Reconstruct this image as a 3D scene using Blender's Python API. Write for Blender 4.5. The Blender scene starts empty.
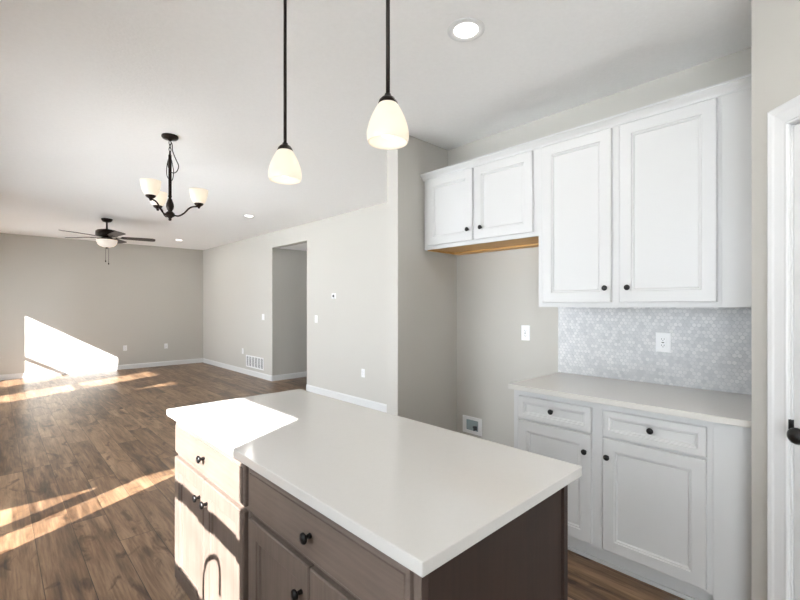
import bpy, bmesh, math, random
from mathutils import Vector, Matrix
random.seed(7)
PI = math.pi
S = bpy.context.scene
COL = S.collection

# ------------------------------------------------------------------ camera, world, sun, exposure
CAM_H = 1.40
cam_d = bpy.data.cameras.new('camera')
cam_d.sensor_width = 36.0
cam_d.lens = 427 / 800 * 36.0
cam_d.shift_y = 5 / 800
cam_d.clip_start = 0.02
cam = bpy.data.objects.new('camera', cam_d)
COL.objects.link(cam)
cam.location = (0, 0, CAM_H)
cam.rotation_euler = (PI / 2, 0, math.radians(46.4 - 90))
S.camera = cam

SKY_STRENGTH = 9.5
SUN_STRENGTH = 34.0
EXPOSURE = 0.10
w = bpy.data.worlds.new('world'); S.world = w; w.use_nodes = True
bg = w.node_tree.nodes['Background']
bg.inputs[0].default_value = (0.86, 0.93, 1.0, 1)
bg.inputs[1].default_value = SKY_STRENGTH

SUN_DIR = Vector((1.0, 0.512, -0.617)).normalized()
sd = bpy.data.lights.new('sun', 'SUN'); sd.energy = SUN_STRENGTH; sd.angle = math.radians(0.35)
sd.color = (1.0, 0.98, 0.96)
so = bpy.data.objects.new('sun', sd); COL.objects.link(so)
so.rotation_euler = SUN_DIR.to_track_quat('-Z', 'Y').to_euler()
so.location = (-4, -2, 5)

S.view_settings.view_transform = 'Standard'
S.view_settings.look = 'None'
S.view_settings.gamma = 1.0
S.view_settings.exposure = EXPOSURE
S.view_settings.use_curve_mapping = False

# ------------------------------------------------------------------ dimensions
CEIL = 2.74
YF = 10.88      # far wall
XH = 3.715       # hall wall
XK = 2.970      # kitchen wall
YS = 2.39       # fridge side wall face
XL = -0.87      # window wall
YR = -1.70      # wall behind the camera
T = 0.13

# ------------------------------------------------------------------ materials
def lin(c):
    return tuple(((v / 255) / 12.92 if v / 255 <= 0.04045 else ((v / 255 + 0.055) / 1.055) ** 2.4) for v in c)

def new_mat(name):
    m = bpy.data.materials.new(name); m.use_nodes = True
    nt = m.node_tree
    return m, nt, nt.nodes['Principled BSDF']

def mat(name, rgb, rough=0.5, metal=0.0, bump=0.0, bscale=200.0, var=0.0, vscale=3.0, spec=0.5, coat=0.0):
    m, nt, b = new_mat(name)
    col = lin(rgb) + (1,)
    b.inputs['Base Color'].default_value = col
    b.inputs['Roughness'].default_value = rough
    b.inputs['Metallic'].default_value = metal
    b.inputs['Specular IOR Level'].default_value = spec
    b.inputs['Coat Weight'].default_value = coat
    tc = nt.nodes.new('ShaderNodeTexCoord')
    if var > 0:
        n = nt.nodes.new('ShaderNodeTexNoise'); n.inputs['Scale'].default_value = vscale; n.inputs['Detail'].default_value = 4
        mx = nt.nodes.new('ShaderNodeMixRGB')
        mx.inputs[1].default_value = tuple(v * (1 - var) for v in col[:3]) + (1,)
        mx.inputs[2].default_value = tuple(min(1, v * (1 + var)) for v in col[:3]) + (1,)
        nt.links.new(tc.outputs['Object'], n.inputs['Vector'])
        nt.links.new(n.outputs['Fac'], mx.inputs[0]); nt.links.new(mx.outputs[0], b.inputs['Base Color'])
    if bump > 0:
        n = nt.nodes.new('ShaderNodeTexNoise'); n.inputs['Scale'].default_value = bscale; n.inputs['Detail'].default_value = 3
        bp = nt.nodes.new('ShaderNodeBump'); bp.inputs['Strength'].default_value = bump; bp.inputs['Distance'].default_value = 0.002
        nt.links.new(tc.outputs['Object'], n.inputs['Vector'])
        nt.links.new(n.outputs['Fac'], bp.inputs['Height']); nt.links.new(bp.outputs[0], b.inputs['Normal'])
    return m

def wood_mat(name, dark, light, rough=0.4, scale=(1, 1, 1), bump=0.05, blotch=0.0):
    """grain stretched along the axis with the smallest scale"""
    m, nt, b = new_mat(name)
    N, L = nt.nodes, nt.links
    tc = N.new('ShaderNodeTexCoord'); mp = N.new('ShaderNodeMapping'); mp.inputs['Scale'].default_value = scale
    L.new(tc.outputs['Object'], mp.inputs['Vector'])
    n = N.new('ShaderNodeTexNoise'); n.inputs['Scale'].default_value = 1; n.inputs['Detail'].default_value = 6; n.inputs['Roughness'].default_value = 0.6
    L.new(mp.outputs[0], n.inputs['Vector'])
    n2 = N.new('ShaderNodeTexNoise'); n2.inputs['Scale'].default_value = 5; n2.inputs['Detail'].default_value = 3
    L.new(tc.outputs['Object'], n2.inputs['Vector'])
    mixf = N.new('ShaderNodeMixRGB'); mixf.inputs[0].default_value = 0.45
    L.new(n.outputs['Fac'], mixf.inputs[1]); L.new(n2.outputs['Fac'], mixf.inputs[2])
    r = N.new('ShaderNodeValToRGB')
    r.color_ramp.elements[0].position = 0.32; r.color_ramp.elements[0].color = lin(dark) + (1,)
    r.color_ramp.elements[1].position = 0.68; r.color_ramp.elements[1].color = lin(light) + (1,)
    L.new(mixf.outputs[0], r.inputs[0]); L.new(r.outputs[0], b.inputs['Base Color'])
    b.inputs['Roughness'].default_value = rough
    bp = N.new('ShaderNodeBump'); bp.inputs['Strength'].default_value = bump; bp.inputs['Distance'].default_value = 0.001
    L.new(n.outputs['Fac'], bp.inputs['Height']); L.new(bp.outputs[0], b.inputs['Normal'])
    return m

def floor_mat():
    m, nt, b = new_mat('plank_floor')
    N, L = nt.nodes, nt.links
    def math_(op, a=None, v=None, v0=None):
        q = N.new('ShaderNodeMath'); q.operation = op
        if a is not None: L.new(a, q.inputs[0])
        elif v0 is not None: q.inputs[0].default_value = v0
        if v is not None:
            if isinstance(v, (int, float)): q.inputs[1].default_value = v
            else: L.new(v, q.inputs[1])
        return q.outputs[0]
    tc = N.new('ShaderNodeTexCoord'); sp = N.new('ShaderNodeSeparateXYZ')
    L.new(tc.outputs['Object'], sp.inputs[0])
    X, Y = sp.outputs[0], sp.outputs[1]
    PW, PL = 0.182, 1.22
    u = math_('DIVIDE', math_('ADD', X, 0.002), PW)
    row = math_('FLOOR', u)
    wn = N.new('ShaderNodeTexWhiteNoise'); wn.noise_dimensions = '1D'; L.new(row, wn.inputs['W'])
    v = math_('ADD', math_('DIVIDE', Y, PL), math_('MULTIPLY', wn.outputs['Value'], 7.0))
    colm = math_('FLOOR', v)
    idv = N.new('ShaderNodeCombineXYZ'); L.new(row, idv.inputs[0]); L.new(colm, idv.inputs[1])
    wn2 = N.new('ShaderNodeTexWhiteNoise'); wn2.noise_dimensions = '3D'; L.new(idv.outputs[0], wn2.inputs['Vector'])
    pr = wn2.outputs['Value']
    fu = math_('FRACT', u); fv = math_('FRACT', v)
    # gaps
    eu = math_('MINIMUM', fu, math_('SUBTRACT', None, fu, 1.0))
    ev = math_('MINIMUM', fv, math_('SUBTRACT', None, fv, 1.0))
    gu = math_('LESS_THAN', eu, 0.010); gv = math_('LESS_THAN', ev, 0.0016)
    gap = math_('MAXIMUM', gu, gv)
    # plank space coordinates, shifted per plank
    off = math_('MULTIPLY', pr, 37.0)
    gvec = N.new('ShaderNodeCombineXYZ')
    L.new(math_('MULTIPLY', X, 14.0), gvec.inputs[0]); L.new(math_('MULTIPLY', Y, 1.5), gvec.inputs[1]); L.new(off, gvec.inputs[2])
    n1 = N.new('ShaderNodeTexNoise'); n1.inputs['Scale'].default_value = 1.0; n1.inputs['Detail'].default_value = 7; n1.inputs['Roughness'].default_value = 0.62; n1.inputs['Distortion'].default_value = 0.6
    L.new(gvec.outputs[0], n1.inputs['Vector'])
    fvec = N.new('ShaderNodeCombineXYZ')
    L.new(math_('MULTIPLY', X, 90.0), fvec.inputs[0]); L.new(math_('MULTIPLY', Y, 5.0), fvec.inputs[1]); L.new(off, fvec.inputs[2])
    n2 = N.new('ShaderNodeTexNoise'); n2.inputs['Scale'].default_value = 1.0; n2.inputs['Detail'].default_value = 4
    L.new(fvec.outputs[0], n2.inputs['Vector'])
    # knots
    kvec = N.new('ShaderNodeCombineXYZ')
    L.new(math_('MULTIPLY', X, 5.0), kvec.inputs[0]); L.new(math_('MULTIPLY', Y, 2.2), kvec.inputs[1]); L.new(off, kvec.inputs[2])
    n3 = N.new('ShaderNodeTexNoise'); n3.inputs['Scale'].default_value = 1.6; n3.inputs['Detail'].default_value = 5; n3.inputs['Distortion'].default_value = 1.2
    L.new(kvec.outputs[0], n3.inputs['Vector'])
    kr = N.new('ShaderNodeValToRGB'); kr.color_ramp.elements[0].position = 0.57; kr.color_ramp.elements[1].position = 0.68
    L.new(n3.outputs['Fac'], kr.inputs[0])
    val = math_('ADD', math_('ADD', math_('MULTIPLY', n1.outputs['Fac'], 0.75), math_('MULTIPLY', n2.outputs['Fac'], 0.30)), math_('MULTIPLY', math_('SUBTRACT', pr, 0.5), 0.16))
    r = N.new('ShaderNodeValToRGB')
    e = r.color_ramp.elements
    e[0].position = 0.36; e[0].color = lin((66, 47, 32)) + (1,)
    e[1].position = 0.72; e[1].color = lin((166, 136, 107)) + (1,)
    q = e.new(0.52); q.color = lin((120, 93, 69)) + (1,)
    L.new(val, r.inputs[0])
    mk = N.new('ShaderNodeMixRGB'); mk.blend_type = 'MULTIPLY'; mk.inputs[2].default_value = (0.34, 0.27, 0.22, 1)
    L.new(math_('MULTIPLY', kr.outputs[0], 0.95), mk.inputs[0]); L.new(r.outputs[0], mk.inputs[1])
    mg = N.new('ShaderNodeMixRGB'); mg.inputs[2].default_value = lin((44, 32, 23)) + (1,)
    L.new(math_('MULTIPLY', gap, 0.85), mg.inputs[0]); L.new(mk.outputs[0], mg.inputs[1])
    L.new(mg.outputs[0], b.inputs['Base Color'])
    b.inputs['Roughness'].default_value = 0.33
    b.inputs['Specular IOR Level'].default_value = 0.45
    h = math_('SUBTRACT', math_('MULTIPLY', n2.outputs['Fac'], 0.25), gap)
    bp = N.new('ShaderNodeBump'); bp.inputs['Strength'].default_value = 0.25; bp.inputs['Distance'].default_value = 0.001
    L.new(h, bp.inputs['Height']); L.new(bp.outputs[0], b.inputs['Normal'])
    return m

def glow_mat(name, base, emit, strength, trans=0.5):
    """frosted glass lit from inside"""
    m = bpy.data.materials.new(name); m.use_nodes = True
    nt = m.node_tree; N, L = nt.nodes, nt.links
    N.clear()
    out = N.new('ShaderNodeOutputMaterial')
    d = N.new('ShaderNodeBsdfDiffuse'); d.inputs[0].default_value = base + (1,)
    t = N.new('ShaderNodeBsdfTranslucent'); t.inputs[0].default_value = base + (1,)
    g = N.new('ShaderNodeBsdfGlossy'); g.inputs['Roughness'].default_value = 0.25
    mx = N.new('ShaderNodeMixShader'); mx.inputs[0].default_value = trans
    L.new(d.outputs[0], mx.inputs[1]); L.new(t.outputs[0], mx.inputs[2])
    mg = N.new('ShaderNodeMixShader'); mg.inputs[0].default_value = 0.05
    L.new(mx.outputs[0], mg.inputs[1]); L.new(g.outputs[0], mg.inputs[2])
    em = N.new('ShaderNodeEmission'); em.inputs[0].default_value = emit + (1,); em.inputs[1].default_value = strength
    ad = N.new('ShaderNodeAddShader')
    L.new(mg.outputs[0], ad.inputs[0]); L.new(em.outputs[0], ad.inputs[1]); L.new(ad.outputs[0], out.inputs[0])
    return m

def emit_mat(name, rgb, strength):
    m = bpy.data.materials.new(name); m.use_nodes = True
    nt = m.node_tree; N, L = nt.nodes, nt.links; N.clear()
    out = N.new('ShaderNodeOutputMaterial'); em = N.new('ShaderNodeEmission')
    em.inputs[0].default_value = rgb + (1,); em.inputs[1].default_value = strength
    L.new(em.outputs[0], out.inputs[0]); return m

def pane_mat():
    m = bpy.data.materials.new('window_glass'); m.use_nodes = True
    nt = m.node_tree; N, L = nt.nodes, nt.links; N.clear()
    out = N.new('ShaderNodeOutputMaterial'); t = N.new('ShaderNodeBsdfTransparent'); g = N.new('ShaderNodeBsdfGlossy')
    g.inputs['Roughness'].default_value = 0.0
    lw = N.new('ShaderNodeFresnel'); lw.inputs[0].default_value = 1.4
    mx = N.new('ShaderNodeMixShader')
    L.new(lw.outputs[0], mx.inputs[0]); L.new(t.outputs[0], mx.inputs[1]); L.new(g.outputs[0], mx.inputs[2]); L.new(mx.outputs[0], out.inputs[0])
    return m

M = {}
M['wall'] = mat('greige_wall_paint', (198, 195, 188), 0.75, bump=0.08, bscale=260, spec=0.25)
M['ceil'] = mat('white_textured_ceiling', (245, 244, 242), 0.9, bump=0.8, bscale=70, var=0.03, vscale=45, spec=0.15)
M['trim'] = mat('white_trim_paint', (222, 222, 221), 0.4)
M['cab'] = mat('white_cabinet_paint', (208, 208, 207), 0.38, bump=0.03, bscale=90)
M['quartz'] = mat('white_quartz', (205, 203, 199), 0.13, var=0.02, vscale=90)
M['quartz2'] = mat('warm_grey_quartz', (212, 209, 203), 0.13, var=0.03, vscale=70)
M['black'] = mat('black_hardware', (22, 21, 21), 0.35, metal=0.3)
M['bronze'] = mat('oil_rubbed_bronze', (42, 34, 30), 0.38, metal=0.7)
M['plate'] = mat('white_plastic', (240, 240, 240), 0.35)
M['slot'] = mat('dark_slot', (60, 60, 62), 0.6)
M['dkgrey'] = mat('dark_grey_plastic', (70, 72, 76), 0.5)
M['birch'] = wood_mat('birch_cabinet_bottom', (196, 146, 82), (222, 178, 112), 0.5, (60, 3, 60))
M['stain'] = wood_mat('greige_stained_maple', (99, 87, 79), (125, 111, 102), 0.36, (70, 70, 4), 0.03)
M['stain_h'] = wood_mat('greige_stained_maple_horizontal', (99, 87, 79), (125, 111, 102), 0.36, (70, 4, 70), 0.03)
M['panel'] = wood_mat('shade_darkened_stain', (40, 28, 22), (54, 38, 30), 0.6, (60, 60, 3), 0.03)  # stain darkened so the colour itself carries the shade on the island's end
M['toe'] = mat('dark_toe_kick', (58, 48, 42), 0.6)
M['floor'] = floor_mat()
M['shade'] = glow_mat('lit_frosted_shade', (0.62, 0.59, 0.54), (1.0, 0.88, 0.70), 0.42, 0.45)
M['bowl'] = glow_mat('lit_fan_bowl', (0.9, 0.86, 0.8), (1.0, 0.86, 0.74), 0.35, 0.5)
M['bulb'] = emit_mat('lit_bulb', (1.0, 0.88, 0.72), 4.0)
M['led'] = emit_mat('lit_downlight_lens', (1.0, 0.96, 0.90), 6.0)
M['pane'] = pane_mat()
M['blade'] = mat('dark_fan_blade', (58, 50, 46), 0.45)
M['steel'] = mat('brushed_steel', (190, 192, 195), 0.25, metal=1.0)
M['box'] = mat('water_box_interior', (150, 165, 168), 0.5)
M['ground'] = mat('pale_ground', (226, 229, 231), 0.9, var=0.1, vscale=2)
M['grout'] = mat('pale_grout', (196, 198, 199), 0.8)

def tile_mat():
    m, nt, b = new_mat('marble_mosaic')
    N, L = nt.nodes, nt.links
    a = N.new('ShaderNodeAttribute'); a.attribute_name = 'tone'
    tc = N.new('ShaderNodeTexCoord'); n = N.new('ShaderNodeTexNoise'); n.inputs['Scale'].default_value = 14; n.inputs['Detail'].default_value = 6
    L.new(tc.outputs['Object'], n.inputs['Vector'])
    ad = N.new('ShaderNodeMath'); ad.operation = 'MULTIPLY_ADD'; ad.inputs[1].default_value = 0.5
    L.new(n.outputs['Fac'], ad.inputs[0]); L.new(a.outputs['Fac'], ad.inputs[2])
    r = N.new('ShaderNodeValToRGB')
    r.color_ramp.elements[0].position = 0.15; r.color_ramp.elements[0].color = lin((190, 191, 193)) + (1,)
    r.color_ramp.elements[1].position = 0.95; r.color_ramp.elements[1].color = lin((228, 227, 226)) + (1,)
    L.new(ad.outputs[0], r.inputs[0]); L.new(r.outputs[0], b.inputs['Base Color'])
    b.inputs['Roughness'].default_value = 0.28
    return m
M['tile'] = tile_mat()

# ------------------------------------------------------------------ mesh helpers
def add_box(bm, x0, x1, y0, y1, z0, z1, bev=0.0, mtx=None):
    tmp = bmesh.new()
    vs = [tmp.verts.new(p) for p in ((x0, y0, z0), (x1, y0, z0), (x1, y1, z0), (x0, y1, z0), (x0, y0, z1), (x1, y0, z1), (x1, y1, z1), (x0, y1, z1))]
    for f in ((0, 3, 2, 1), (4, 5, 6, 7), (0, 1, 5, 4), (1, 2, 6, 5), (2, 3, 7, 6), (3, 0, 4, 7)):
        tmp.faces.new([vs[i] for i in f])
    if bev > 0:
        bmesh.ops.bevel(tmp, geom=list(tmp.edges), offset=bev, segments=2, affect='EDGES', profile=0.5)
    merge(bm, tmp, mtx)

def merge(bm, tmp, mtx=None):
    if mtx is not None: tmp.transform(mtx)
    vm = {}
    for v in tmp.verts: vm[v] = bm.verts.new(v.co)
    for f in tmp.faces:
        try:
            nf = bm.faces.new([vm[v] for v in f.verts]); nf.smooth = f.smooth
        except ValueError: pass
    tmp.free()

def add_lathe(bm, prof, seg=32, mtx=None, smooth=True):
    """prof = (radius, z) list, revolved about z"""
    tmp = bmesh.new(); rings = []
    for r, z in prof:
        if r < 1e-6: rings.append([tmp.verts.new((0, 0, z))])
        else: rings.append([tmp.verts.new((r * math.cos(2 * PI * k / seg), r * math.sin(2 * PI * k / seg), z)) for k in range(seg)])
    for a, b in zip(rings[:-1], rings[1:]):
        for k in range(seg):
            k2 = (k + 1) % seg
            if len(a) == 1 and len(b) == 1: continue
            if len(a) == 1: f = tmp.faces.new((a[0], b[k2], b[k]))
            elif len(b) == 1: f = tmp.faces.new((a[k], a[k2], b[0]))
            else: f = tmp.faces.new((a[k], a[k2], b[k2], b[k]))
            f.smooth = smooth
    bmesh.ops.recalc_face_normals(tmp, faces=list(tmp.faces))
    merge(bm, tmp, mtx)

def smooth_pts(pts, n=6):
    P = [Vector(p) for p in pts]; out = []
    for i in range(len(P) - 1):
        p0 = P[max(i - 1, 0)]; p1 = P[i]; p2 = P[i + 1]; p3 = P[min(i + 2, len(P) - 1)]
        for k in range(n):
            t = k / n
            out.append(0.5 * ((2 * p1) + (-p0 + p2) * t + (2 * p0 - 5 * p1 + 4 * p2 - p3) * t * t + (-p0 + 3 * p1 - 3 * p2 + p3) * t ** 3))
    out.append(P[-1]); return out

def add_tube(bm, pts, r, seg=10, closed=False, mtx=None):
    P = [Vector(p) for p in pts]; tmp = bmesh.new(); rings = []
    n = len(P); up = Vector((0.123, 0.31, 0.94)).normalized(); prev = None
    for i in range(n):
        if closed: d = (P[(i + 1) % n] - P[i - 1])
        else: d = P[min(i + 1, n - 1)] - P[max(i - 1, 0)]
        d.normalize()
        if prev is None:
            a = d.cross(up)
            if a.length < 1e-3: a = d.cross(Vector((1, 0, 0)))
        else: a = prev - d * prev.dot(d)
        a.normalize(); prev = a; b = d.cross(a)
        rr = r[i] if isinstance(r, (list, tuple)) else r
        rings.append([tmp.verts.new(P[i] + (a * math.cos(2 * PI * k / seg) + b * math.sin(2 * PI * k / seg)) * rr) for k in range(seg)])
    m = n if closed else n - 1
    for i in range(m):
        A, B = rings[i], rings[(i + 1) % n]
        for k in range(seg):
            f = tmp.faces.new((A[k], A[(k + 1) % seg], B[(k + 1) % seg], B[k])); f.smooth = True
    if not closed:
        tmp.faces.new(rings[0][::-1]); tmp.faces.new(rings[-1])
    bmesh.ops.recalc_face_normals(tmp, faces=list(tmp.faces))
    merge(bm, tmp, mtx)

def add_prism(bm, outline, z0, z1, mtx=None, bev=0.0):
    tmp = bmesh.new()
    b = [tmp.verts.new((x, y, z0)) for x, y in outline]; t = [tmp.verts.new((x, y, z1)) for x, y in outline]
    n = len(b)
    tmp.faces.new(b[::-1]); tmp.faces.new(t)
    for i in range(n): tmp.faces.new((b[i], b[(i + 1) % n], t[(i + 1) % n], t[i]))
    if bev: bmesh.ops.bevel(tmp, geom=list(tmp.edges), offset=bev, segments=2, affect='EDGES')
    bmesh.ops.recalc_face_normals(tmp, faces=list(tmp.faces))
    merge(bm, tmp, mtx)

def add_panel(bm, w, h, rings, mtx):
    """nested rectangles in local (u, v) with outward depth n: rings = (inset, depth); last one is filled, the back closed"""
    tmp = bmesh.new(); R = []
    for ins, dep in rings:
        R.append([tmp.verts.new(p) for p in ((ins, ins, dep), (w - ins, ins, dep), (w - ins, h - ins, dep), (ins, h - ins, dep))])
    tmp.faces.new(R[0][::-1])
    for a, b in zip(R[:-1], R[1:]):
        for k in range(4): tmp.faces.new((a[k], a[(k + 1) % 4], b[(k + 1) % 4], b[k]))
    tmp.faces.new(R[-1])
    bmesh.ops.recalc_face_normals(tmp, faces=list(tmp.faces))
    merge(bm, tmp, mtx)

def frame_mtx(origin, u, n):
    """local x -> u, y -> z up, z -> n"""
    u = Vector(u).normalized(); n = Vector(n).normalized(); v = Vector((0, 0, 1))
    m = Matrix((u, v, n)).transposed().to_4x4(); m.translation = Vector(origin); return m

def obj(name, bm, m, parent=None, keep=False):
    """bm is in world coordinates; the object's origin goes to the mesh's own centre"""
    me = bpy.data.meshes.new(name)
    if keep or not bm.verts: c = Vector((0, 0, 0))
    else:
        lo = Vector([min(v.co[i] for v in bm.verts) for i in range(3)]); hi = Vector([max(v.co[i] for v in bm.verts) for i in range(3)])
        c = Vector(((lo.x + hi.x) / 2, (lo.y + hi.y) / 2, lo.z))
    bm.transform(Matrix.Translation(-c)); bm.to_mesh(me); bm.free()
    me.materials.append(m)
    o = bpy.data.objects.new(name, me); COL.objects.link(o)
    if parent is not None:
        o.parent = parent; o.location = c - world_loc(parent)
    else: o.location = c
    return o

def world_loc(o):
    v = o.location.copy()
    if o.parent: v += world_loc(o.parent)
    return v

def thing(name, label, cat, loc, group=None):
    o = bpy.data.objects.new(name, None); COL.objects.link(o)
    o.empty_display_size = 0.1
    o.location = loc; o['label'] = label; o['category'] = cat
    if group: o['group'] = group
    return o

def tag(o, label, cat, group=None):
    o['label'] = label; o['category'] = cat
    if group: o['group'] = group
    return o

def struct(name, bm, m, parent=None, keep=False):
    o = obj(name, bm, m, parent, keep)
    if parent is None: o['kind'] = 'structure'
    return o

def dup(root, loc, label=None, group=None):
    r = root.copy(); COL.objects.link(r); r.location = loc
    if label: r['label'] = label
    if group: r['group'] = group
    def rec(src, dst):
        for ch in list(src.children):
            c = ch.copy(); COL.objects.link(c); c.parent = dst; rec(ch, c)
    rec(root, r)
    return r

# ------------------------------------------------------------------ room shell
XE = 6.2
YP, XPC = 0.27, 2.22            # pantry return wall and the corner of its diagonal wall
b = bmesh.new(); add_box(b, XL - T, XE, YR - T, YF + T, -0.12, 0.0); struct('floor', b, M['floor'], keep=True)
b = bmesh.new(); add_box(b, XL - T, XH + T, YR - T, YF + T, CEIL, CEIL + 0.12); struct('ceiling', b, M['ceil'], keep=True)
b = bmesh.new(); add_box(b, XL - T, XH + T, YF, YF + T, 0, CEIL); struct('wall_far', b, M['wall'])
# hall wall with the opening to the hallway
OY0, OY1, OZ = 6.112, 7.31, 2.455
b = bmesh.new()
add_box(b, XH, XH + T, YS + T, OY0, 0, CEIL); add_box(b, XH, XH + T, OY1, YF, 0, CEIL); add_box(b, XH, XH + T, OY0, OY1, OZ, CEIL)
struct('wall_right', b, M['wall'])
b = bmesh.new(); add_box(b, XH + T, XE, OY1, OY1 + T, 0, OZ + 0.1); struct('wall_hallway_far', b, M['wall'])
b = bmesh.new(); add_box(b, XH + T, XE, OY0 - T, OY0, 0, OZ + 0.1); struct('wall_hallway_near', b, M['wall'])
b = bmesh.new(); add_box(b, XE, XE + T, OY0 - T, OY1 + T, 0, OZ + 0.1); struct('wall_hallway_end', b, M['wall'])
b = bmesh.new(); add_box(b, XH + T, XE, OY0, OY1, OZ, OZ + 0.1); struct('ceiling_hallway', b, M['ceil'])
# wall beside the refrigerator space, kitchen wall, soffit, pantry walls
b = bmesh.new(); add_box(b, 2.253, XH + T, YS, YS + T, 0, CEIL, 0.002); struct('wall_refrigerator_side', b, M['wall'])
b = bmesh.new(); add_box(b, XK, XK + T, YR, YS, 0, CEIL); struct('wall_kitchen', b, M['wall'])
b = bmesh.new(); add_box(b, 2.852, XK, YP, YS, 2.47, CEIL); struct('wall_soffit', b, M['wall'])
DL = 1.45
dgd = Vector((-1, -1, 0)).normalized(); dgn = Vector((-1, 1, 0)).normalized()
def DM(): return frame_mtx((XPC, YP, 0), dgd, dgn)
def dbox(bm, u0, u1, z0, z1, n0, n1, bev=0.0):
    add_box(bm, u0, u1, z0, z1, n0, n1, bev, DM())
DU0, DU1, DH = 0.183, 0.183 + 0.71, 2.050      # pantry door opening along the diagonal wall
b = bmesh.new()
add_prism(b, [(XPC, YP), (XK, YP), (XK, YP - 0.11), (XPC + 0.046, YP - 0.11)], 0, CEIL)
struct('wall_pantry_return', b, M['wall'])
b = bmesh.new()
dbox(b, 0.0, DU0 - 0.02, 0, CEIL, -0.11, 0); dbox(b, DU1 + 0.02, DL, 0, CEIL, -0.11, 0); dbox(b, DU0 - 0.02, DU1 + 0.02, DH + 0.02, CEIL, -0.11, 0)
struct('wall_pantry', b, M['wall'])
ex = Vector((XPC, YP, 0)) + dgd * DL
b = bmesh.new(); add_box(b, ex.x, ex.x + 0.11, YR, ex.y, 0, CEIL); struct('wall_pantry_side', b, M['wall'])
b = bmesh.new(); add_box(b, XL - T, XK + T, YR - T, YR, 0, CEIL); struct('wall_rear', b, M['wall'])

# window wall with its openings
opens = [  # y0, y1, z0, z1
    (-1.60, -0.28, 0.04, 2.121), (0.606, 1.53, 0.945, 2.121), (2.737, 5.72, 0.04, 2.121), (5.86, 6.897, 0.10, 2.095), (7.747, 8.53, 0.10, 2.095), (9.354, 10.237, 0.10, 2.095)]  # first opening is added and the third widened to let in more light
b = bmesh.new(); y = YR
for (y0, y1, z0, z1) in opens:
    add_box(b, XL - T, XL, y, y0, 0, CEIL)
    if z0 > 0.0: add_box(b, XL - T, XL, y0, y1, 0, z0)
    add_box(b, XL - T, XL, y0, y1, z1, CEIL); y = y1
add_box(b, XL - T, XL, y, YF, 0, CEIL)
struct('wall_left', b, M['wall'])

def window(idx, y0, y1, z0, z1, rail=None, fr=0.045, mull=()):
    x0, x1 = XL - 0.075, XL - 0.035
    b = bmesh.new()
    add_box(b, x0, x1, y0, y0 + fr, z0, z1); add_box(b, x0, x1, y1 - fr, y1, z0, z1)
    add_box(b, x0, x1, y0 + fr, y1 - fr, z0, z0 + fr); add_box(b, x0, x1, y0 + fr, y1 - fr, z1 - fr, z1)
    if rail: add_box(b, x0, x1, y0 + fr, y1 - fr, rail[0], rail[1])
    for m0, m1 in mull: add_box(b, x0, x1, m0, m1, z0 + fr, z1 - fr)
    f = struct('window_%d' % idx, b, M['trim'])
    b = bmesh.new(); add_box(b, XL - 0.058, XL - 0.052, y0 + fr, y1 - fr, z0 + fr, z1 - fr)
    obj('window_pane', b, M['pane'], f)
    return f
window(1, *opens[1], rail=(1.465, 1.525))
window(2, *opens[2], mull=((3.052, 3.19), (4.40, 4.46)))
window(3, *opens[3], rail=(1.19, 1.245))
window(4, *opens[4], rail=(1.19, 1.245))
window(5, *opens[5], rail=(1.19, 1.245))
window(6, *opens[0], mull=((-0.97, -0.91),))  # added unseen window, brightens the base cabinets from behind the camera
# covered porch outside (shades the patio door), an added sunshade slab and the ground
b = bmesh.new(); add_box(b, XL - T - 3.9, XL - T, 1.822, 5.87, 2.6, 2.75); struct('ceiling_porch', b, M['trim'])
b = bmesh.new(); add_box(b, XL - T - 4.1, XL - T, -4.3, -0.76, 2.6, 2.72); struct('added_sunshade_slab', b, M['trim'])  # added unseen slab, blocks direct sun from the added window
b = bmesh.new(); add_box(b, XL - T - 14, XL - T, -12, 20, -0.3, -0.12); struct('ground', b, M['ground'])

# portals: let the sampler find the openings
for (y0, y1, z0, z1) in opens:
    la = bpy.data.lights.new('window_portal', 'AREA'); la.shape = 'RECTANGLE'; la.size = y1 - y0; la.size_y = z1 - z0
    la.cycles.is_portal = True
    lo = bpy.data.objects.new('window_portal', la); COL.objects.link(lo)
    lo.location = (XL - T - 0.01, (y0 + y1) / 2, (z0 + z1) / 2)
    lo.rotation_euler = (PI / 2, 0, -PI / 2)

# baseboards
BH = 0.102
def baseboard(name, x0, y0, x1, y1, n):
    """run from (x0,y0) to (x1,y1), n = unit normal into the room"""
    d = Vector((x1 - x0, y1 - y0, 0)); L = d.length; b = bmesh.new()
    m = frame_mtx((x0, y0, 0), d, n)
    prof = [(0, 0), (0.014, 0), (0.014, BH - 0.016), (0.009, BH - 0.008), (0.006, BH), (0, BH)]
    tmp = bmesh.new()
    A = [tmp.verts.new((0, z, t)) for t, z in prof]; B = [tmp.verts.new((L, z, t)) for t, z in prof]
    k = len(prof)
    for i in range(k): tmp.faces.new((A[i], A[(i + 1) % k], B[(i + 1) % k], B[i]))
    tmp.faces.new(A[::-1]); tmp.faces.new(B)
    bmesh.ops.recalc_face_normals(tmp, faces=list(tmp.faces)); merge(b, tmp, m)
    return struct(name, b, M['trim'])
baseboard('baseboard_far', XL, YF, XH, YF, (0, -1, 0))
baseboard('baseboard_right', XH, YS + T, XH, OY0, (-1, 0, 0))
baseboard('baseboard_right', XH, OY1, XH, YF - 0.014, (-1, 0, 0))
baseboard('baseboard_hallway', XH, OY1, XE, OY1, (0, -1, 0))
baseboard('baseboard_hallway', XH, OY0, XE, OY0, (0, 1, 0))
baseboard('baseboard_refrigerator', 2.253, YS, XK - 0.014, YS, (0, -1, 0))
baseboard('baseboard_kitchen', XK, 1.42, XK, YS, (-1, 0, 0))
baseboard('baseboard_wall_end', 2.253, YS - 0.014, 2.253, YS + T, (-1, 0, 0))

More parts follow.
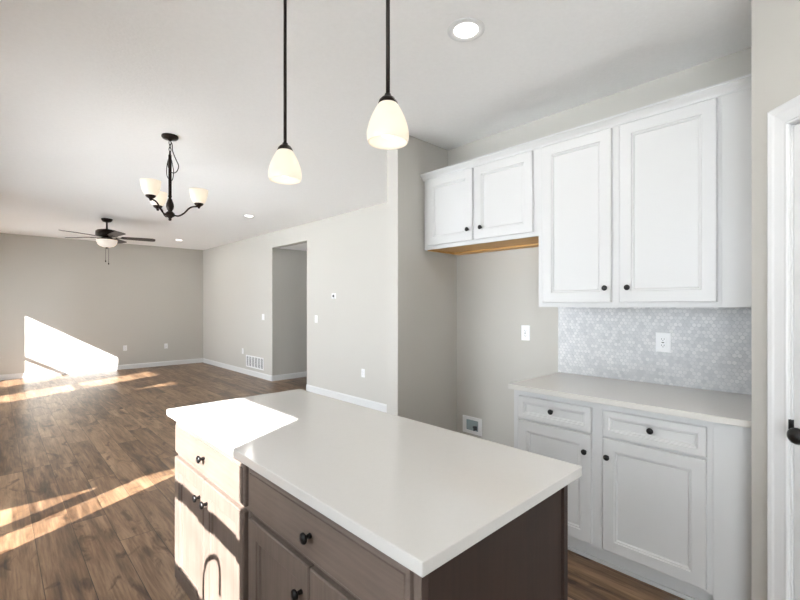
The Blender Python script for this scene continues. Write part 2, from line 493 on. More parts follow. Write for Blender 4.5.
# pantry door, jamb and casing
b = bmesh.new()
dbox(b, DU0 - 0.018, DU0, 0, DH, -0.11, 0.0); dbox(b, DU1, DU1 + 0.018, 0, DH, -0.11, 0.0); dbox(b, DU0 - 0.018, DU1 + 0.018, DH, DH + 0.018, -0.11, 0.0)
dbox(b, DU0, DU0 + 0.010, 0, DH, -0.085, -0.045); dbox(b, DU1 - 0.010, DU1, 0, DH, -0.085, -0.045)
struct('trim_1', b, M['trim'])
def casing(bm, u0, u1, z1, wd=0.078):
    # one moulded profile swept up, over and down, mitred at the corners
    prof = [(0.0, 0.0), (0.0, 0.009), (0.006, 0.012), (0.012, 0.010), (0.030, 0.012), (0.050, 0.015), (0.058, 0.0185), (0.072, 0.021), (wd, 0.019), (wd, 0.0)]
    tmp = bmesh.new(); rows = []
    for s_, n_ in prof:
        pts = [(u0 - s_, 0), (u0 - s_, z1 + s_), (u1 + s_, z1 + s_), (u1 + s_, 0)]
        rows.append([tmp.verts.new((p[0], p[1], n_ + 0.0005)) for p in pts])
    for a, c in zip(rows[:-1], rows[1:]):
        for k in range(3): tmp.faces.new((a[k], a[k + 1], c[k + 1], c[k]))
    bmesh.ops.recalc_face_normals(tmp, faces=list(tmp.faces))
    merge(bm, tmp, frame_mtx((XPC, YP, 0), dgd, dgn))
b = bmesh.new(); casing(b, DU0 - 0.006, DU1 + 0.006, DH + 0.006); struct('trim_2', b, M['trim'])
b = bmesh.new()
dw = DU1 - DU0 - 0.006
m4 = frame_mtx(Vector((XPC, YP, 0.008)) + dgd * (DU0 + 0.003) + dgn * (-0.040), dgd, dgn)
st = 0.11
add_box(b, 0, dw, 0, DH - 0.012, 0.0, 0.029, 0, m4)
add_box(b, 0, st, 0, DH - 0.012, 0.029, 0.036, 0.0015, m4); add_box(b, dw - st, dw, 0, DH - 0.012, 0.029, 0.036, 0.0015, m4)
for z0, z1 in ((0, 0.22), (0.86, 1.00), (1.90, DH - 0.012)): add_box(b, st, dw - st, z0, z1, 0.029, 0.036, 0.0015, m4)
for z0, z1 in ((0.22, 0.86), (1.00, 1.90)):
    add_panel(b, dw - 2 * st, z1 - z0, [(0, 0.0285), (0.02, 0.0285), (0.045, 0.034), ], m4 @ Matrix.Translation((st, z0, 0)))
door = struct('door_1', b, M['trim'])
b = bmesh.new()
kp = Vector((XPC, YP, 0.947)) + dgd * (DU0 + 0.070) + dgn * (-0.004)
km = frame_mtx(kp, dgd, dgn)
add_lathe(b, [(0, 0), (0.032, 0), (0.032, 0.006), (0.014, 0.011), (0.011, 0.026), (0.015, 0.030), (0.024, 0.036), (0.0285, 0.046), (0.0285, 0.054), (0.024, 0.063), (0.013, 0.069), (0, 0.070)], 28, km)
obj('door_knob', b, M['black'], door)
b = bmesh.new(); dbox(b, DU0 - 0.0065, DU0 + 0.003, 0.950, 0.985, -0.030, 0.008, 0.001); obj('strike_plate', b, M['black'], door)

# ------------------------------------------------------------------ cabinetry
NX = (-1, 0, 0)
def rp_rings(fw, th=0.019):      # recessed panel with a stepped bead
    return [(0, 0), (0, th - 0.004), (0.0035, th), (fw, th), (fw + 0.003, th - 0.005), (fw + 0.010, th - 0.006), (fw + 0.014, th - 0.0115), (fw + 0.015, th - 0.0125)]
def slab_rings(th=0.019):
    return [(0, 0), (0, th - 0.008), (0.004, th - 0.005), (0.010, th - 0.004), (0.0115, th), (0.014, th)]

def front(name, x, y0, y1, z0, z1, rings, m, parent, label=None):
    """a door or drawer front facing -X whose back plane is at x"""
    b = bmesh.new()
    # u runs along -Y so that u x up = -X
    add_panel(b, y1 - y0, z1 - z0, rings, frame_mtx((x, y1, z0), (0, -1, 0), NX))
    o = obj(name, b, m, parent)
    if label: o['label'] = label
    return o

def knob(x, y, z, parent, m=None):
    b = bmesh.new()
    add_lathe(b, [(0, 0), (0.0075, 0), (0.0065, 0.006), (0.0055, 0.012), (0.010, 0.016), (0.0150, 0.019), (0.0155, 0.023), (0.0125, 0.027), (0, 0.0285)], 20, frame_mtx((x, y, z), (0, -1, 0), NX))
    return obj('knob', b, m or M['black'], parent)

# --- wall cabinet over the refrigerator space
FX = 2.537     # face of the frame of the wall cabinets
t = thing('wall_cabinet', 'short white two-door wall cabinet with birch underside over the empty refrigerator space', 'cabinet', (2.75, 1.87, 1.845))
b = bmesh.new()
add_box(b, FX, FX + 0.019, 1.372, 2.375, 1.845, 2.42); add_box(b, FX + 0.019, XK, 1.372, 2.375, 1.858, 2.42)
obj('body', b, M['cab'], t)
b = bmesh.new()
add_box(b, FX + 0.019, XK - 0.02, 1.39, 2.36, 1.8505, 1.8575); add_box(b, XK - 0.09, XK - 0.001, 1.375, 2.374, 1.838, 1.8505)
add_box(b, FX + 0.019, XK - 0.09, 2.345, 2.36, 1.838, 1.8505)
o = obj('underside', b, M['birch'], t); o['label'] = 'unpainted birch underside'
for y0, y1, ky in ((1.886, 2.330, 1.920), (1.408, 1.868, 1.804)):
    d = front('door', FX, y0, y1, 1.873, 2.398, rp_rings(0.060), M['cab'], t)
    knob(FX - 0.019, ky, 1.953, d)
# --- tall wall cabinet over the counter
t = thing('wall_cabinet', 'tall white two-door wall cabinet hanging over the counter and mosaic backsplash', 'cabinet', (2.75, 0.82, 1.388))
b = bmesh.new()
add_box(b, FX, FX + 0.019, 0.42, 1.372, 1.388, 2.42); add_box(b, FX + 0.019, XK - 0.001, 0.42, 1.371, 1.400, 2.42)
obj('body', b, M['cab'], t)
b = bmesh.new(); add_box(b, FX - 0.002, FX + 0.019, YP, 0.4195, 1.388, 2.42, 0.0015)
obj('filler', b, M['cab'], t)
for y0, y1, ky in ((0.921, 1.339, 0.950), (0.437, 0.878, 0.832)):
    d = front('door', FX, y0, y1, 1.415, 2.398, rp_rings(0.060), M['cab'], t)
    knob(FX - 0.019, ky, 1.496, d)
# --- crown moulding running along both
b = bmesh.new()
prof = [(0, 2.405), (0.006, 2.405), (0.008, 2.416), (0.014, 2.424), (0.024, 2.434), (0.030, 2.442), (0.036, 2.444), (0.036, 2.455), (-0.02, 2.455), (-0.02, 2.42), (0, 2.42)]
tmp = bmesh.new()
A = [tmp.verts.new((FX - p, YP + 0.001, z)) for p, z in prof]; B = [tmp.verts.new((FX - p, 2.389, z)) for p, z in prof]
k = len(prof)
for i in range(k): tmp.faces.new((A[i], A[(i + 1) % k], B[(i + 1) % k], B[i]))
tmp.faces.new(A[::-1]); tmp.faces.new(B); bmesh.ops.recalc_face_normals(tmp, faces=list(tmp.faces)); merge(b, tmp)
tag(obj('crown_moulding', b, M['cab']), 'white crown moulding along the top of the wall cabinets', 'moulding')

# --- white base cabinet
BX = 2.34
t = thing('base_cabinet', 'white base cabinet with two drawers and two doors under the grey counter', 'cabinet', (2.64, 0.85, 0))
b = bmesh.new()
add_box(b, BX, BX + 0.019, 0.42, 1.431, 0.095, 0.8835); add_box(b, BX + 0.019, XK - 0.001, 0.42, 1.430, 0.095, 0.8835)
add_box(b, BX + 0.075, XK - 0.001, 0.42, 1.430, 0.0, 0.095)
obj('body', b, M['cab'], t)
b = bmesh.new(); add_box(b, BX - 0.002, BX + 0.019, YP + 0.001, 0.4195, 0.0, 0.8835, 0.0015)
obj('filler', b, M['cab'], t)
for y0, y1, ky in ((0.952, 1.391, 1.173), (0.441, 0.894, 0.663)):
    d = front('drawer', BX, y0, y1, 0.712, 0.848, rp_rings(0.032), M['cab'], t)
    knob(BX - 0.019, ky, 0.789, d)
for y0, y1, ky in ((0.952, 1.391, 0.982), (0.441, 0.894, 0.866)):
    d = front('door', BX, y0, y1, 0.115, 0.700, rp_rings(0.057), M['cab'], t)
    knob(BX - 0.019, ky, 0.608, d)
b = bmesh.new(); add_box(b, BX + 0.050, BX + 0.0745, YP + 0.15, 1.430, 0.0, 0.088); add_box(b, BX + 0.038, BX + 0.0495, YP + 0.15, 1.430, 0.0, 0.022, 0.004)
obj('toe_kick', b, M['cab'], t)
# counter + backsplash
b = bmesh.new(); add_box(b, 2.293, XK - 0.001, YP, 1.446, 0.884, 0.914, 0.002)
tag(obj('countertop', b, M['quartz2']), 'warm grey quartz counter on the white base cabinet', 'countertop')

def backsplash():
    b = bmesh.new()
    Y0, Y1, Z0, Z1 = YP, 1.450, 0.9145, 1.3878
    R = 0.0135; g = 0.0011
    lay = b.faces.layers.float.new('tone')
    dx = math.sqrt(3) * R; dy = 1.5 * R
    x = XK - 0.0085
    row = 0; z = Z0 + 0.3 * R
    while z < Z1 + R:
        yy = Y0 + (dx / 2 if row % 2 else 0)
        while yy < Y1 + dx / 2:
            pts = []
            for k in range(6):
                a = PI / 6 + k * PI / 3
                py = min(max(yy + (R - g) * math.cos(a), Y0), Y1 - 0.004); pz = min(max(z + (R - g) * math.sin(a), Z0), Z1)
                if not pts or (abs(pts[-1][0] - py) + abs(pts[-1][1] - pz)) > 1e-5: pts.append((py, pz))
            area = abs(sum(pts[i][0] * pts[(i + 1) % len(pts)][1] - pts[(i + 1) % len(pts)][0] * pts[i][1] for i in range(len(pts)))) / 2
            if len(pts) >= 3 and area > 2e-5:
                c = (sum(p[0] for p in pts) / len(pts), sum(p[1] for p in pts) / len(pts))
                tone = random.uniform(0, 0.5)
                F = [b.verts.new((x - 0.0, c[0] + (p[0] - c[0]) * 0.94, c[1] + (p[1] - c[1]) * 0.94)) for p in pts]
                Bk = [b.verts.new((x + 0.0014, p[0], p[1])) for p in pts]
                n = len(pts)
                f = b.faces.new(F[::-1]); f[lay] = tone
                for i in range(n):
                    f = b.faces.new((F[i], F[(i + 1) % n], Bk[(i + 1) % n], Bk[i])); f[lay] = tone
            yy += dx
        z += dy; row += 1
    me = bpy.data.meshes.new('tiles')
    t = thing('backsplash', 'pale grey marble mosaic backsplash between counter and tall wall cabinet', 'backsplash', (XK - 0.005, 0.85, 0.9145))
    b2 = bmesh.new(); add_box(b2, XK - 0.0075, XK - 0.0005, Y0, Y1 - 0.004, Z0, Z1); obj('grout', b2, M['grout'], t)
    b3 = bmesh.new(); add_box(b3, XK - 0.010, XK - 0.0005, Y1 - 0.0035, Y1, Z0, Z1); obj('edge_trim', b3, M['trim'], t)
    obj('tiles', b, M['tile'], t)
backsplash()

# --- island
IX = 0.634    # face of the island's frames (fronts are 19 mm proud)
def island_unit(label, y0, y1, dr, doors):
    t = thing('island_cabinet', label, 'cabinet', (0.94, (y0 + y1) / 2, 0))
    b = bmesh.new(); add_box(b, IX, 1.216, y0 + 0.0005, y1 - 0.0005, 0.105, 0.8835); obj('body', b, M['stain'], t)
    b = bmesh.new(); add_box(b, IX + 0.075, 1.216, y0 + 0.001, y1 - 0.001, 0, 0.1045); obj('toe_kick', b, M['toe'], t)
    d = front('drawer', IX, dr[0], dr[1], 0.710, 0.852, slab_rings(), M['stain_h'], t)
    knob(IX - 0.019, (dr[0] + dr[1]) / 2 - 0.008, 0.782, d)
    for a, c, ky in doors:
        d = front('door', IX, a, c, 0.125, 0.692, rp_rings(0.057), M['stain'], t)
        knob(IX - 0.019, ky, 0.610, d)
    return t
island_unit('island cabinet with one drawer over two doors, half of it in direct sun', 1.402, 2.190, (1.420, 2.178), ((1.803, 2.178, 1.839), (1.420, 1.797, 1.758)))
island_unit('shaded grey-brown island cabinet with one drawer over two doors nearest the camera', 0.602, 1.400, (0.625, 1.381), ((1.006, 1.381, 1.040), (0.625, 1.000, 0.962)))
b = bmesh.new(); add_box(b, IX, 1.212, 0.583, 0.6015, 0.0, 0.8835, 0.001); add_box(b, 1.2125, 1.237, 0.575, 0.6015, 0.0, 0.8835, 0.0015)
tag(obj('end_panel', b, M['panel']), 'stained end panel, its colour darkened for shade, closing the short side of the island', 'panel')
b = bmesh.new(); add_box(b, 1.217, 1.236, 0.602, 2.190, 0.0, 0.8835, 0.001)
tag(obj('back_panel', b, M['panel']), 'stained panel in the shade-darkened colour along the back of the island', 'panel')
b = bmesh.new(); add_box(b, 0.586, 1.287, 0.554, 2.197, 0.884, 0.914, 0.0025)
tag(obj('island_countertop', b, M['quartz']), 'white quartz island countertop with a bright sun patch', 'countertop')

# --- narrow sink counter under the kitchen window (left of the frame; its faucet shades the island doors)
t = thing('sink_cabinet', 'white sink cabinet under the kitchen window beside the camera', 'cabinet', (XL + 0.3, 1.27, 0))
b = bmesh.new(); add_box(b, XL + 0.002, XL + 0.29, 0.75, 1.80, 0.1, 0.8835); add_box(b, XL + 0.002, XL + 0.22, 0.75, 1.80, 0, 0.1); obj('body', b, M['cab'], t)
for y0, y1, ky in ((0.78, 1.27, 1.22), (1.28, 1.77, 1.33)):
    b = bmesh.new(); add_panel(b, y1 - y0, 0.72, rp_rings(0.057), frame_mtx((XL + 0.29, y0, 0.13), (0, 1, 0), (1, 0, 0))); d = obj('door', b, M['cab'], t)
b = bmesh.new(); add_box(b, XL + 0.001, XL + 0.33, 0.74, 1.81, 0.884, 0.914, 0.002)
tag(obj('sink_countertop', b, M['quartz']), 'white quartz sink counter under the kitchen window beside the camera', 'countertop')
b = bmesh.new()
FYY = 1.09
add_lathe(b, [(0, 0), (0.027, 0), (0.025, 0.012), (0.014, 0.018), (0.013, 0.05), (0, 0.05)], 20, Matrix.Translation((XL + 0.10, FYY, 0.914)))
pts = [(XL + 0.10, FYY, 0.95)] + [(XL + 0.10 + 0.075 - 0.075 * math.cos(a), FYY - 0.035 + 0.035 * math.cos(a), 1.145 + 0.075 * math.sin(a)) for a in [i * PI / 10 for i in range(0, 11)]] + [(XL + 0.25, FYY - 0.07, 1.06)]
add_tube(b, pts, 0.010, 12)
tag(obj('kitchen_faucet', b, M['steel']), 'gooseneck steel faucet at the sink counter under the kitchen window', 'faucet')

# ------------------------------------------------------------------ wall plates
def plate_thing(name, kind, label, cat, pos, u, n, size=(0.072, 0.116), group=None):
    t = thing(name, label, cat, pos, group)
    w_, h_ = size
    m = frame_mtx(Vector(pos), u, n) @ Matrix.Translation((-w_ / 2, -h_ / 2, 0))
    b = bmesh.new(); add_panel(b, w_, h_, [(0, 0), (0, 0.003), (0.004, 0.006), (0.006, 0.006)], m); obj('cover_plate', b, M['plate'], t)
    cx = w_ / 2
    if kind == 'outlet':
        for cz in (h_ / 2 - 0.0195, h_ / 2 + 0.0195):
            b = bmesh.new(); add_prism(b, [(cx + 0.017 * math.cos(a), cz + 0.0145 * math.sin(a)) for a in [k * PI / 10 for k in range(20)]], 0.006, 0.0078, m)
            s = obj('socket', b, M['plate'], t)
            b = bmesh.new()
            add_box(b, cx - 0.008, cx - 0.0055, cz - 0.001, cz + 0.008, 0.0078, 0.0083, 0, m); add_box(b, cx + 0.0055, cx + 0.008, cz - 0.001, cz + 0.007, 0.0078, 0.0083, 0, m)
            add_lathe(b, [(0, 0), (0.0028, 0), (0.0028, 0.0005), (0, 0.0005)], 10, m @ Matrix.Translation((cx, cz - 0.007, 0.0078)))
            obj('slots', b, M['slot'], s)
        b = bmesh.new(); add_lathe(b, [(0, 0), (0.003, 0), (0.002, 0.001), (0, 0.001)], 10, m @ Matrix.Translation((cx, h_ / 2, 0.006))); obj('screw', b, M['dkgrey'], t)
    elif kind == 'switch':
        b = bmesh.new(); add_panel(b, 0.033, 0.067, [(0, 0.006), (0, 0.0075), (0.0015, 0.0085), (0.003, 0.0085)], m @ Matrix.Translation((cx - 0.0165, h_ / 2 - 0.0335, 0)))
        obj('rocker', b, M['plate'], t)
    elif kind == 'gfci':
        b = bmesh.new(); add_panel(b, 0.034, 0.067, [(0, 0.006), (0, 0.008), (0.0012, 0.009), (0.003, 0.009)], m @ Matrix.Translation((cx - 0.017, h_ / 2 - 0.0335, 0)))
        s = obj('socket', b, M['plate'], t)
        b = bmesh.new()
        for cz in (h_ / 2 - 0.021, h_ / 2 + 0.017):
            add_box(b, cx - 0.008, cx - 0.0055, cz, cz + 0.008, 0.009, 0.0094, 0, m); add_box(b, cx + 0.0055, cx + 0.008, cz, cz + 0.008, 0.009, 0.0094, 0, m)
            add_lathe(b, [(0, 0), (0.0026, 0), (0.0026, 0.0004), (0, 0.0004)], 10, m @ Matrix.Translation((cx, cz - 0.006, 0.009)))
        add_box(b, cx - 0.007, cx + 0.007, h_ / 2 - 0.0035, h_ / 2 + 0.0015, 0.009, 0.0098, 0, m)
        obj('slots', b, M['slot'], s)
    return t
YU = (0, -1, 0); XU = (1, 0, 0)
plate_thing('wall_outlet', 'outlet', 'white outlet low on the far wall, the one nearer the sun patch', 'outlet', (2.079, YF, 0.460), XU, (0, -1, 0))
plate_thing('wall_outlet', 'outlet', 'white outlet low on the far wall, the one nearer the room corner', 'outlet', (2.890, YF, 0.452), XU, (0, -1, 0))
plate_thing('wall_outlet', 'outlet', 'white outlet low on the right wall between hallway opening and refrigerator wall', 'outlet', (XH, 4.642, 0.455), YU, NX)
plate_thing('wall_outlet', 'outlet', 'small white outlet low on the right wall just above the return vent', 'outlet', (XH, 8.59, 0.452), YU, NX)
plate_thing('light_switch', 'switch', 'white switch on the right wall under the thermostat', 'switch', (XH, 5.832, 1.177), YU, NX)
plate_thing('light_switch', 'switch', 'white switch on the right wall beyond the hallway opening', 'switch', (XH, 7.67, 1.172), YU, NX, (0.10, 0.116))
plate_thing('wall_outlet', 'gfci', 'white outlet on the grey wall of the refrigerator space', 'outlet', (XK, 1.714, 1.185), YU, NX)
plate_thing('wall_outlet', 'gfci', 'white outlet on the mosaic backsplash', 'outlet', (XK - 0.0085, 0.779, 1.172), YU, NX, (0.082, 0.12))
# thermostat
t = thing('thermostat', 'small white thermostat with dark round dial on the right wall', 'thermostat', (XH, 5.338, 1.536))
m = frame_mtx((XH, 5.338, 1.536), YU, NX)
b = bmesh.new(); add_box(b, -0.05, 0.05, -0.04, 0.04, 0, 0.012, 0.004, m); obj('body', b, M['plate'], t)
b = bmesh.new(); add_lathe(b, [(0, 0.0122), (0.022, 0.0122), (0.02, 0.020), (0, 0.021)], 24, m); obj('dial', b, M['dkgrey'], t)
# return vent
t = thing('return_vent', 'white louvred return air vent low on the right wall', 'vent', (XH, 8.036, 0.275))
m = frame_mtx((XH, 8.036, 0.275), YU, NX)
W2, H2 = 0.385, 0.118
b = bmesh.new()
for a in ((-W2, W2, H2 - 0.022, H2), (-W2, W2, -H2, -H2 + 0.022), (-W2, -W2 + 0.022, -H2 + 0.022, H2 - 0.022), (W2 - 0.022, W2, -H2 + 0.022, H2 - 0.022)):
    add_box(b, *a, 0, 0.008, 0.001, m)
for k in range(1, 6): add_box(b, -W2 + k * W2 / 3 - 0.010, -W2 + k * W2 / 3 + 0.010, -H2 + 0.022, H2 - 0.022, 0.001, 0.008, 0, m)
obj('frame', b, M['plate'], t)
b = bmesh.new(); add_box(b, -W2 + 0.02, W2 - 0.02, -H2 + 0.02, H2 - 0.02, 0.0002, 0.001, 0, m); obj('backing', b, M['slot'], t)
for k in range(12):
    z = -H2 + 0.030 + k * (2 * H2 - 0.06) / 11
    b = bmesh.new(); add_box(b, -W2 + 0.022, W2 - 0.022, -0.0035, 0.0035, -0.0006, 0.0006, 0, m @ Matrix.Translation((0, z, 0.005)) @ Matrix.Rotation(math.radians(-35), 4, 'X'))
    obj('louvre', b, M['plate'], t)
# refrigerator water box
t = thing('water_outlet_box', 'white recessed water outlet box low on the refrigerator wall', 'outlet box', (XK, 2.218, 0.371))
m = frame_mtx((XK, 2.218, 0.371), YU, NX)
A, B_ = 0.100, 0.066
b = bmesh.new()
for a in ((-A, A, 0.045, 0.072), (-A, A, -0.072, -0.045), (-A, -0.064, -0.045, 0.045), (0.064, A, -0.045, 0.045)): add_box(b, *a, 0, 0.010, 0.001, m)
obj('frame', b, M['plate'], t)
b = bmesh.new(); add_box(b, -0.064, 0.064, -0.045, 0.045, 0.0003, 0.0012, 0, m); obj('recess', b, M['box'], t)
b = bmesh.new(); add_lathe(b, [(0, 0), (0.010, 0), (0.010, 0.012), (0.006, 0.014), (0, 0.014)], 16, m @ Matrix.Translation((0.02, -0.012, 0.0012)))
add_box(b, 0.014, 0.026, -0.044, -0.012, 0.002, 0.009, 0.001, m); add_box(b, 0.030, 0.050, -0.035, 0.0, 0.002, 0.010, 0.002, m)
obj('valve', b, M['dkgrey'], t)

# ------------------------------------------------------------------ ceiling lights
def downlight(label, x, y, power):
    t = thing('recessed_light', label, 'ceiling light', (x, y, CEIL), 'round recessed ceiling lights')
    mt = Matrix.Translation((x, y, CEIL))
    b = bmesh.new(); add_lathe(b, [(0.058, -0.001), (0.060, -0.004), (0.070, -0.007), (0.084, -0.007), (0.090, -0.004), (0.091, 0)], 40, mt); obj('trim_ring', b, M['trim'], t)
    b = bmesh.new(); add_lathe(b, [(0, -0.0035), (0.0578, -0.0025), (0.0578, -0.0005), (0, -0.0005)], 40, mt); obj('lens', b, M['led'], t)
    la = bpy.data.lights.new('downlight_lamp', 'AREA'); la.shape = 'DISK'; la.size = 0.11; la.energy = power; la.color = (1.0, 0.95, 0.89)
    lo = bpy.data.objects.new('downlight_lamp', la); COL.objects.link(lo); lo.parent = t; lo.location = (0, 0, -0.006)
    return t
downlight('large round recessed light in the ceiling nearest the camera', 1.668, 1.285, 4.0)
downlight('recessed light in the ceiling near the hallway opening', 2.787, 6.224, 2.0)
downlight('farthest small recessed light in the ceiling near the far wall', 2.771, 9.517, 6)
downlight('added unseen fill light in the kitchen ceiling behind the camera, by the pantry door', 1.25, -0.35, 7.0)  # unseen lamp added to brighten the base cabinets and counter
downlight('added unseen fill light in the kitchen ceiling behind the camera, by the sink window', -0.30, 0.10, 5.0)  # second added lamp out of view, extra fill for the kitchen

# pendants
def bell(r0, r1, h, th=0.0035, open_top=True):
    """frosted bell, mouth down, from z=0 (mouth) up to h; outer then inner wall"""
    out = []
    for k in range(13):
        s = k / 12
        r = r1 - (r1 - r0) * (s ** 2.1)
        if s < 0.25: r -= 0.006 * (0.25 - s) * 4 * (0.25 - s) * 4
        out.append((r, h * s))
    inner = [(max(r - th, 0.001), z) for r, z in out][::-1]
    return out + inner + [out[0]]
def pendant(label, x, y, zb):
    t = thing('pendant_light', label, 'pendant light', (x, y, CEIL))
    T0 = lambda z: Matrix.Translation((x, y, z))
    b = bmesh.new(); add_lathe(b, [(0, 0), (0.062, 0), (0.062, -0.012), (0.05, -0.022), (0.012, -0.026), (0, -0.026)], 32, T0(CEIL)); obj('canopy', b, M['bronze'], t)
    zt = zb + 0.124
    b = bmesh.new(); add_lathe(b, [(0, 0), (0.0065, 0), (0.0065, CEIL - 0.02 - zt - 0.03), (0, CEIL - 0.02 - zt - 0.03)], 16, T0(zt + 0.03)); obj('rod', b, M['bronze'], t)
    b = bmesh.new(); add_lathe(b, [(0, 0.030), (0.010, 0.030), (0.012, 0.022), (0.020, 0.018), (0.027, 0.010), (0.031, 0.0), (0.030, -0.004), (0, -0.004)], 28, T0(zt - 0.002)); obj('cap', b, M['bronze'], t)
    b = bmesh.new(); add_lathe(b, bell(0.027, 0.068, 0.124), 48, T0(zb)); obj('lamp_shade', b, M['shade'], t)
    b = bmesh.new(); add_lathe(b, [(0, -0.035), (0.014, -0.032), (0.026, -0.018), (0.030, 0.0), (0.027, 0.016), (0.016, 0.036), (0.012, 0.055), (0, 0.056)], 24, T0(zb + 0.050)); obj('bulb', b, M['bulb'], t)
    return t
pendant('nearer and larger of the two bronze pendants with frosted bell shades', 0.897, 0.997, 1.910)
pendant('farther and smaller of the two bronze pendants, above the sunlit island end', 0.861, 1.583, 1.908)

# chandelier
CXY = (1.014, 3.709)
def chandelier():
    x, y = CXY
    t = thing('chandelier', 'bronze three-arm chandelier with upward frosted glass shades', 'chandelier', (x, y, CEIL))
    P = lambda z: Matrix.Translation((x, y, z))
    b = bmesh.new(); add_lathe(b, [(0, 0), (0.060, 0), (0.061, -0.012), (0.054, -0.022), (0.02, -0.028), (0.010, -0.038), (0, -0.038)], 32, P(CEIL)); obj('canopy', b, M['bronze'], t)
    b = bmesh.new(); z = CEIL - 0.040; k = 0
    while z > 2.605:
        pts = [(0.009 * math.cos(a), 0, 0.017 * math.sin(a)) for a in [i * PI / 6 for i in range(12)]]
        add_tube(b, pts, 0.0026, 6, True, P(z - 0.014) @ Matrix.Rotation(k * PI / 2 + 0.3, 4, 'Z')); z -= 0.027; k += 1
    obj('chain', b, M['bronze'], t)
    b = bmesh.new()
    cord = smooth_pts([(0.004, 0, CEIL - 0.04), (0.014, -0.008, 2.67), (0.016, -0.012, 2.62), (0.036, -0.032, 2.55), (0.050, -0.046, 2.50), (0.036, -0.036, 2.455), (0.012, -0.01, 2.45), (-0.010, 0.014, 2.50), (-0.006, 0.008, 2.57), (0.0, 0, 2.61)], 6)
    add_tube(b, cord, 0.0035, 8, False, P(0)); 
    add_tube(b, smooth_pts([(0.0, 0, 2.60), (-0.018, 0.018, 2.50), (-0.016, 0.015, 2.42), (0.010, -0.01, 2.385), (0.02, -0.02, 2.46), (0.005, 0, 2.58)], 6), 0.003, 8, False, P(0))
    obj('cord', b, M['bronze'], t)
    b = bmesh.new(); add_lathe(b, [(0, 2.60), (0.006, 2.598), (0.012, 2.585), (0.012, 2.27), (0.014, 2.262), (0.014, 2.255), (0.009, 2.25), (0.016, 2.235), (0.027, 2.20), (0.029, 2.18), (0.022, 2.155), (0.014, 2.145), (0.020, 2.140), (0.034, 2.125), (0.034, 2.105), (0.018, 2.095), (0.010, 2.085), (0.012, 2.075), (0.006, 2.068), (0, 2.066)], 24, P(0)); obj('stem', b, M['bronze'], t)
    # the three arms, placed at the directions of the photograph's arms
    base = math.atan2(-0.20, -0.03)  # camera-space (right, depth) of the nearest shade
    cth, sth = math.cos(math.radians(46.4)), math.sin(math.radians(46.4))
    for (r, d) in ((-0.030, -0.205), (0.205, 0.045), (-0.160, 0.120)):
        dx = d * cth + r * sth; dy = d * sth - r * cth
        a = math.atan2(dy, dx); R = 0.212
        Mx = P(0) @ Matrix.Rotation(a, 4, 'Z')
        b = bmesh.new()
        add_tube(b, smooth_pts([(0.02, 0, 2.115), (0.06, 0, 2.108), (0.10, 0, 2.130), (0.135, 0, 2.168), (0.165, 0, 2.186), (R, 0, 2.190)], 6), 0.0062, 10, False, Mx)
        arm = obj('arm', b, M['bronze'], t)
        C_ = Mx @ Matrix.Translation((R, 0, 2.19))
        b = bmesh.new(); add_lathe(b, [(0, -0.016), (0.007, -0.014), (0.010, -0.006), (0.013, 0.0), (0.030, 0.012), (0.036, 0.024), (0.034, 0.026), (0, 0.022)], 24, C_); obj('cup', b, M['bronze'], arm)
        b = bmesh.new(); add_lathe(b, [(r_, z_) for r_, z_ in [(0.030, 0.022), (0.044, 0.034), (0.056, 0.058), (0.064, 0.088), (0.068, 0.120), (0.070, 0.134), (0.067, 0.134), (0.065, 0.120), (0.061, 0.088), (0.053, 0.058), (0.041, 0.037), (0.028, 0.026), (0.030, 0.022)]], 36, C_); obj('lamp_shade', b, M['shade'], arm)
        b = bmesh.new(); add_lathe(b, [(0, 0.030), (0.012, 0.032), (0.014, 0.045), (0.026, 0.066), (0.029, 0.082), (0.024, 0.098), (0.012, 0.108), (0, 0.110)], 20, C_); obj('bulb', b, M['bulb'], arm)
chandelier()

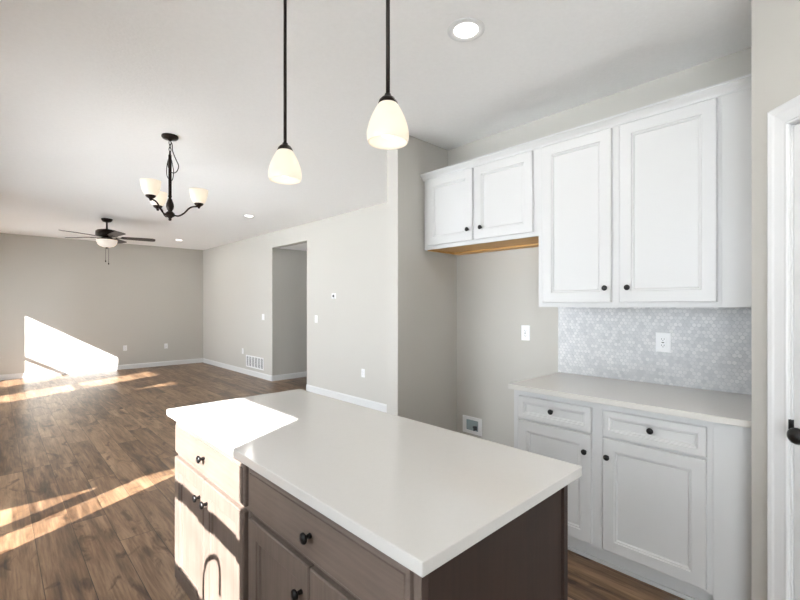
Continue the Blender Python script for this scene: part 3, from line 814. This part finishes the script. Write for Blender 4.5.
# ceiling fan
def fan():
    x, y = 1.28, 7.96
    t = thing('ceiling_fan', 'dark five-blade ceiling fan with lit frosted bowl and two pull chains', 'ceiling fan', (x, y, CEIL))
    P = lambda z: Matrix.Translation((x, y, z))
    b = bmesh.new(); add_lathe(b, [(0, 0), (0.075, 0), (0.074, -0.02), (0.055, -0.045), (0.026, -0.055), (0, -0.055)], 32, P(CEIL)); obj('canopy', b, M['bronze'], t)
    b = bmesh.new(); add_lathe(b, [(0, 0), (0.013, 0), (0.013, -0.14), (0.03, -0.15), (0, -0.15)], 16, P(CEIL - 0.04)); obj('downrod', b, M['bronze'], t)
    b = bmesh.new(); add_lathe(b, [(0, 2.575), (0.06, 2.575), (0.125, 2.562), (0.148, 2.545), (0.150, 2.48), (0.125, 2.468), (0.06, 2.458), (0.06, 2.445), (0, 2.445)], 40, P(0)); obj('motor_housing', b, M['bronze'], t)
    b = bmesh.new(); add_lathe(b, [(0, 2.447), (0.08, 2.447), (0.095, 2.435), (0.128, 2.43), (0.135, 2.415), (0.130, 2.41), (0, 2.41)], 40, P(0)); obj('light_fitter', b, M['bronze'], t)
    b = bmesh.new(); add_lathe(b, [(0.138, 2.412), (0.137, 2.385), (0.122, 2.345), (0.09, 2.315), (0.045, 2.300), (0, 2.297), ], 40, P(0)); obj('glass_bowl', b, M['bowl'], t)
    b = bmesh.new(); add_lathe(b, [(0, 2.30), (0.014, 2.298), (0.016, 2.288), (0.006, 2.280), (0.004, 2.270), (0, 2.268)], 16, P(0)); obj('finial', b, M['bronze'], t)
    for k in range(5):
        a = math.radians(204.4 + 72 * k)
        Mx = P(2.458) @ Matrix.Rotation(a, 4, 'Z')
        b = bmesh.new()
        pts = []
        r0, r1 = 0.19, 0.655
        outline = [(r0, -0.045), (r0 + 0.03, -0.056), (0.45, -0.066), (r1 - 0.04, -0.070), (r1 - 0.01, -0.055), (r1, -0.025), (r1, 0.025), (r1 - 0.01, 0.055), (r1 - 0.04, 0.070), (0.45, 0.066), (r0 + 0.03, 0.056), (r0, 0.045)]
        add_prism(b, outline, -0.003, 0.003, Mx @ Matrix.Rotation(math.radians(-11), 4, 'X'))
        bl = obj('blade', b, M['blade'], t)
        b = bmesh.new(); add_prism(b, [(0.115, -0.016), (0.17, -0.013), (0.20, -0.036), (0.25, -0.030), (0.265, 0), (0.25, 0.030), (0.20, 0.036), (0.17, 0.013), (0.115, 0.016)], -0.0075, -0.0035, Mx @ Matrix.Rotation(math.radians(-11), 4, 'X'))
        obj('blade_bracket', b, M['bronze'], bl)
    for dx, zz in ((-0.02, 2.10), (0.028, 2.06)):
        b = bmesh.new(); q = Matrix.Translation((x + dx * 0.7, y - dx * 0.7, 0))
        add_tube(b, [(0, 0, 2.305), (0, 0, zz)], 0.0022, 6, False, q); 
        add_lathe(b, [(0, zz), (0.006, zz - 0.004), (0.009, zz - 0.018), (0.006, zz - 0.03), (0, zz - 0.032)], 12, q)
        obj('pull_chain', b, M['bronze'], t)
fan()
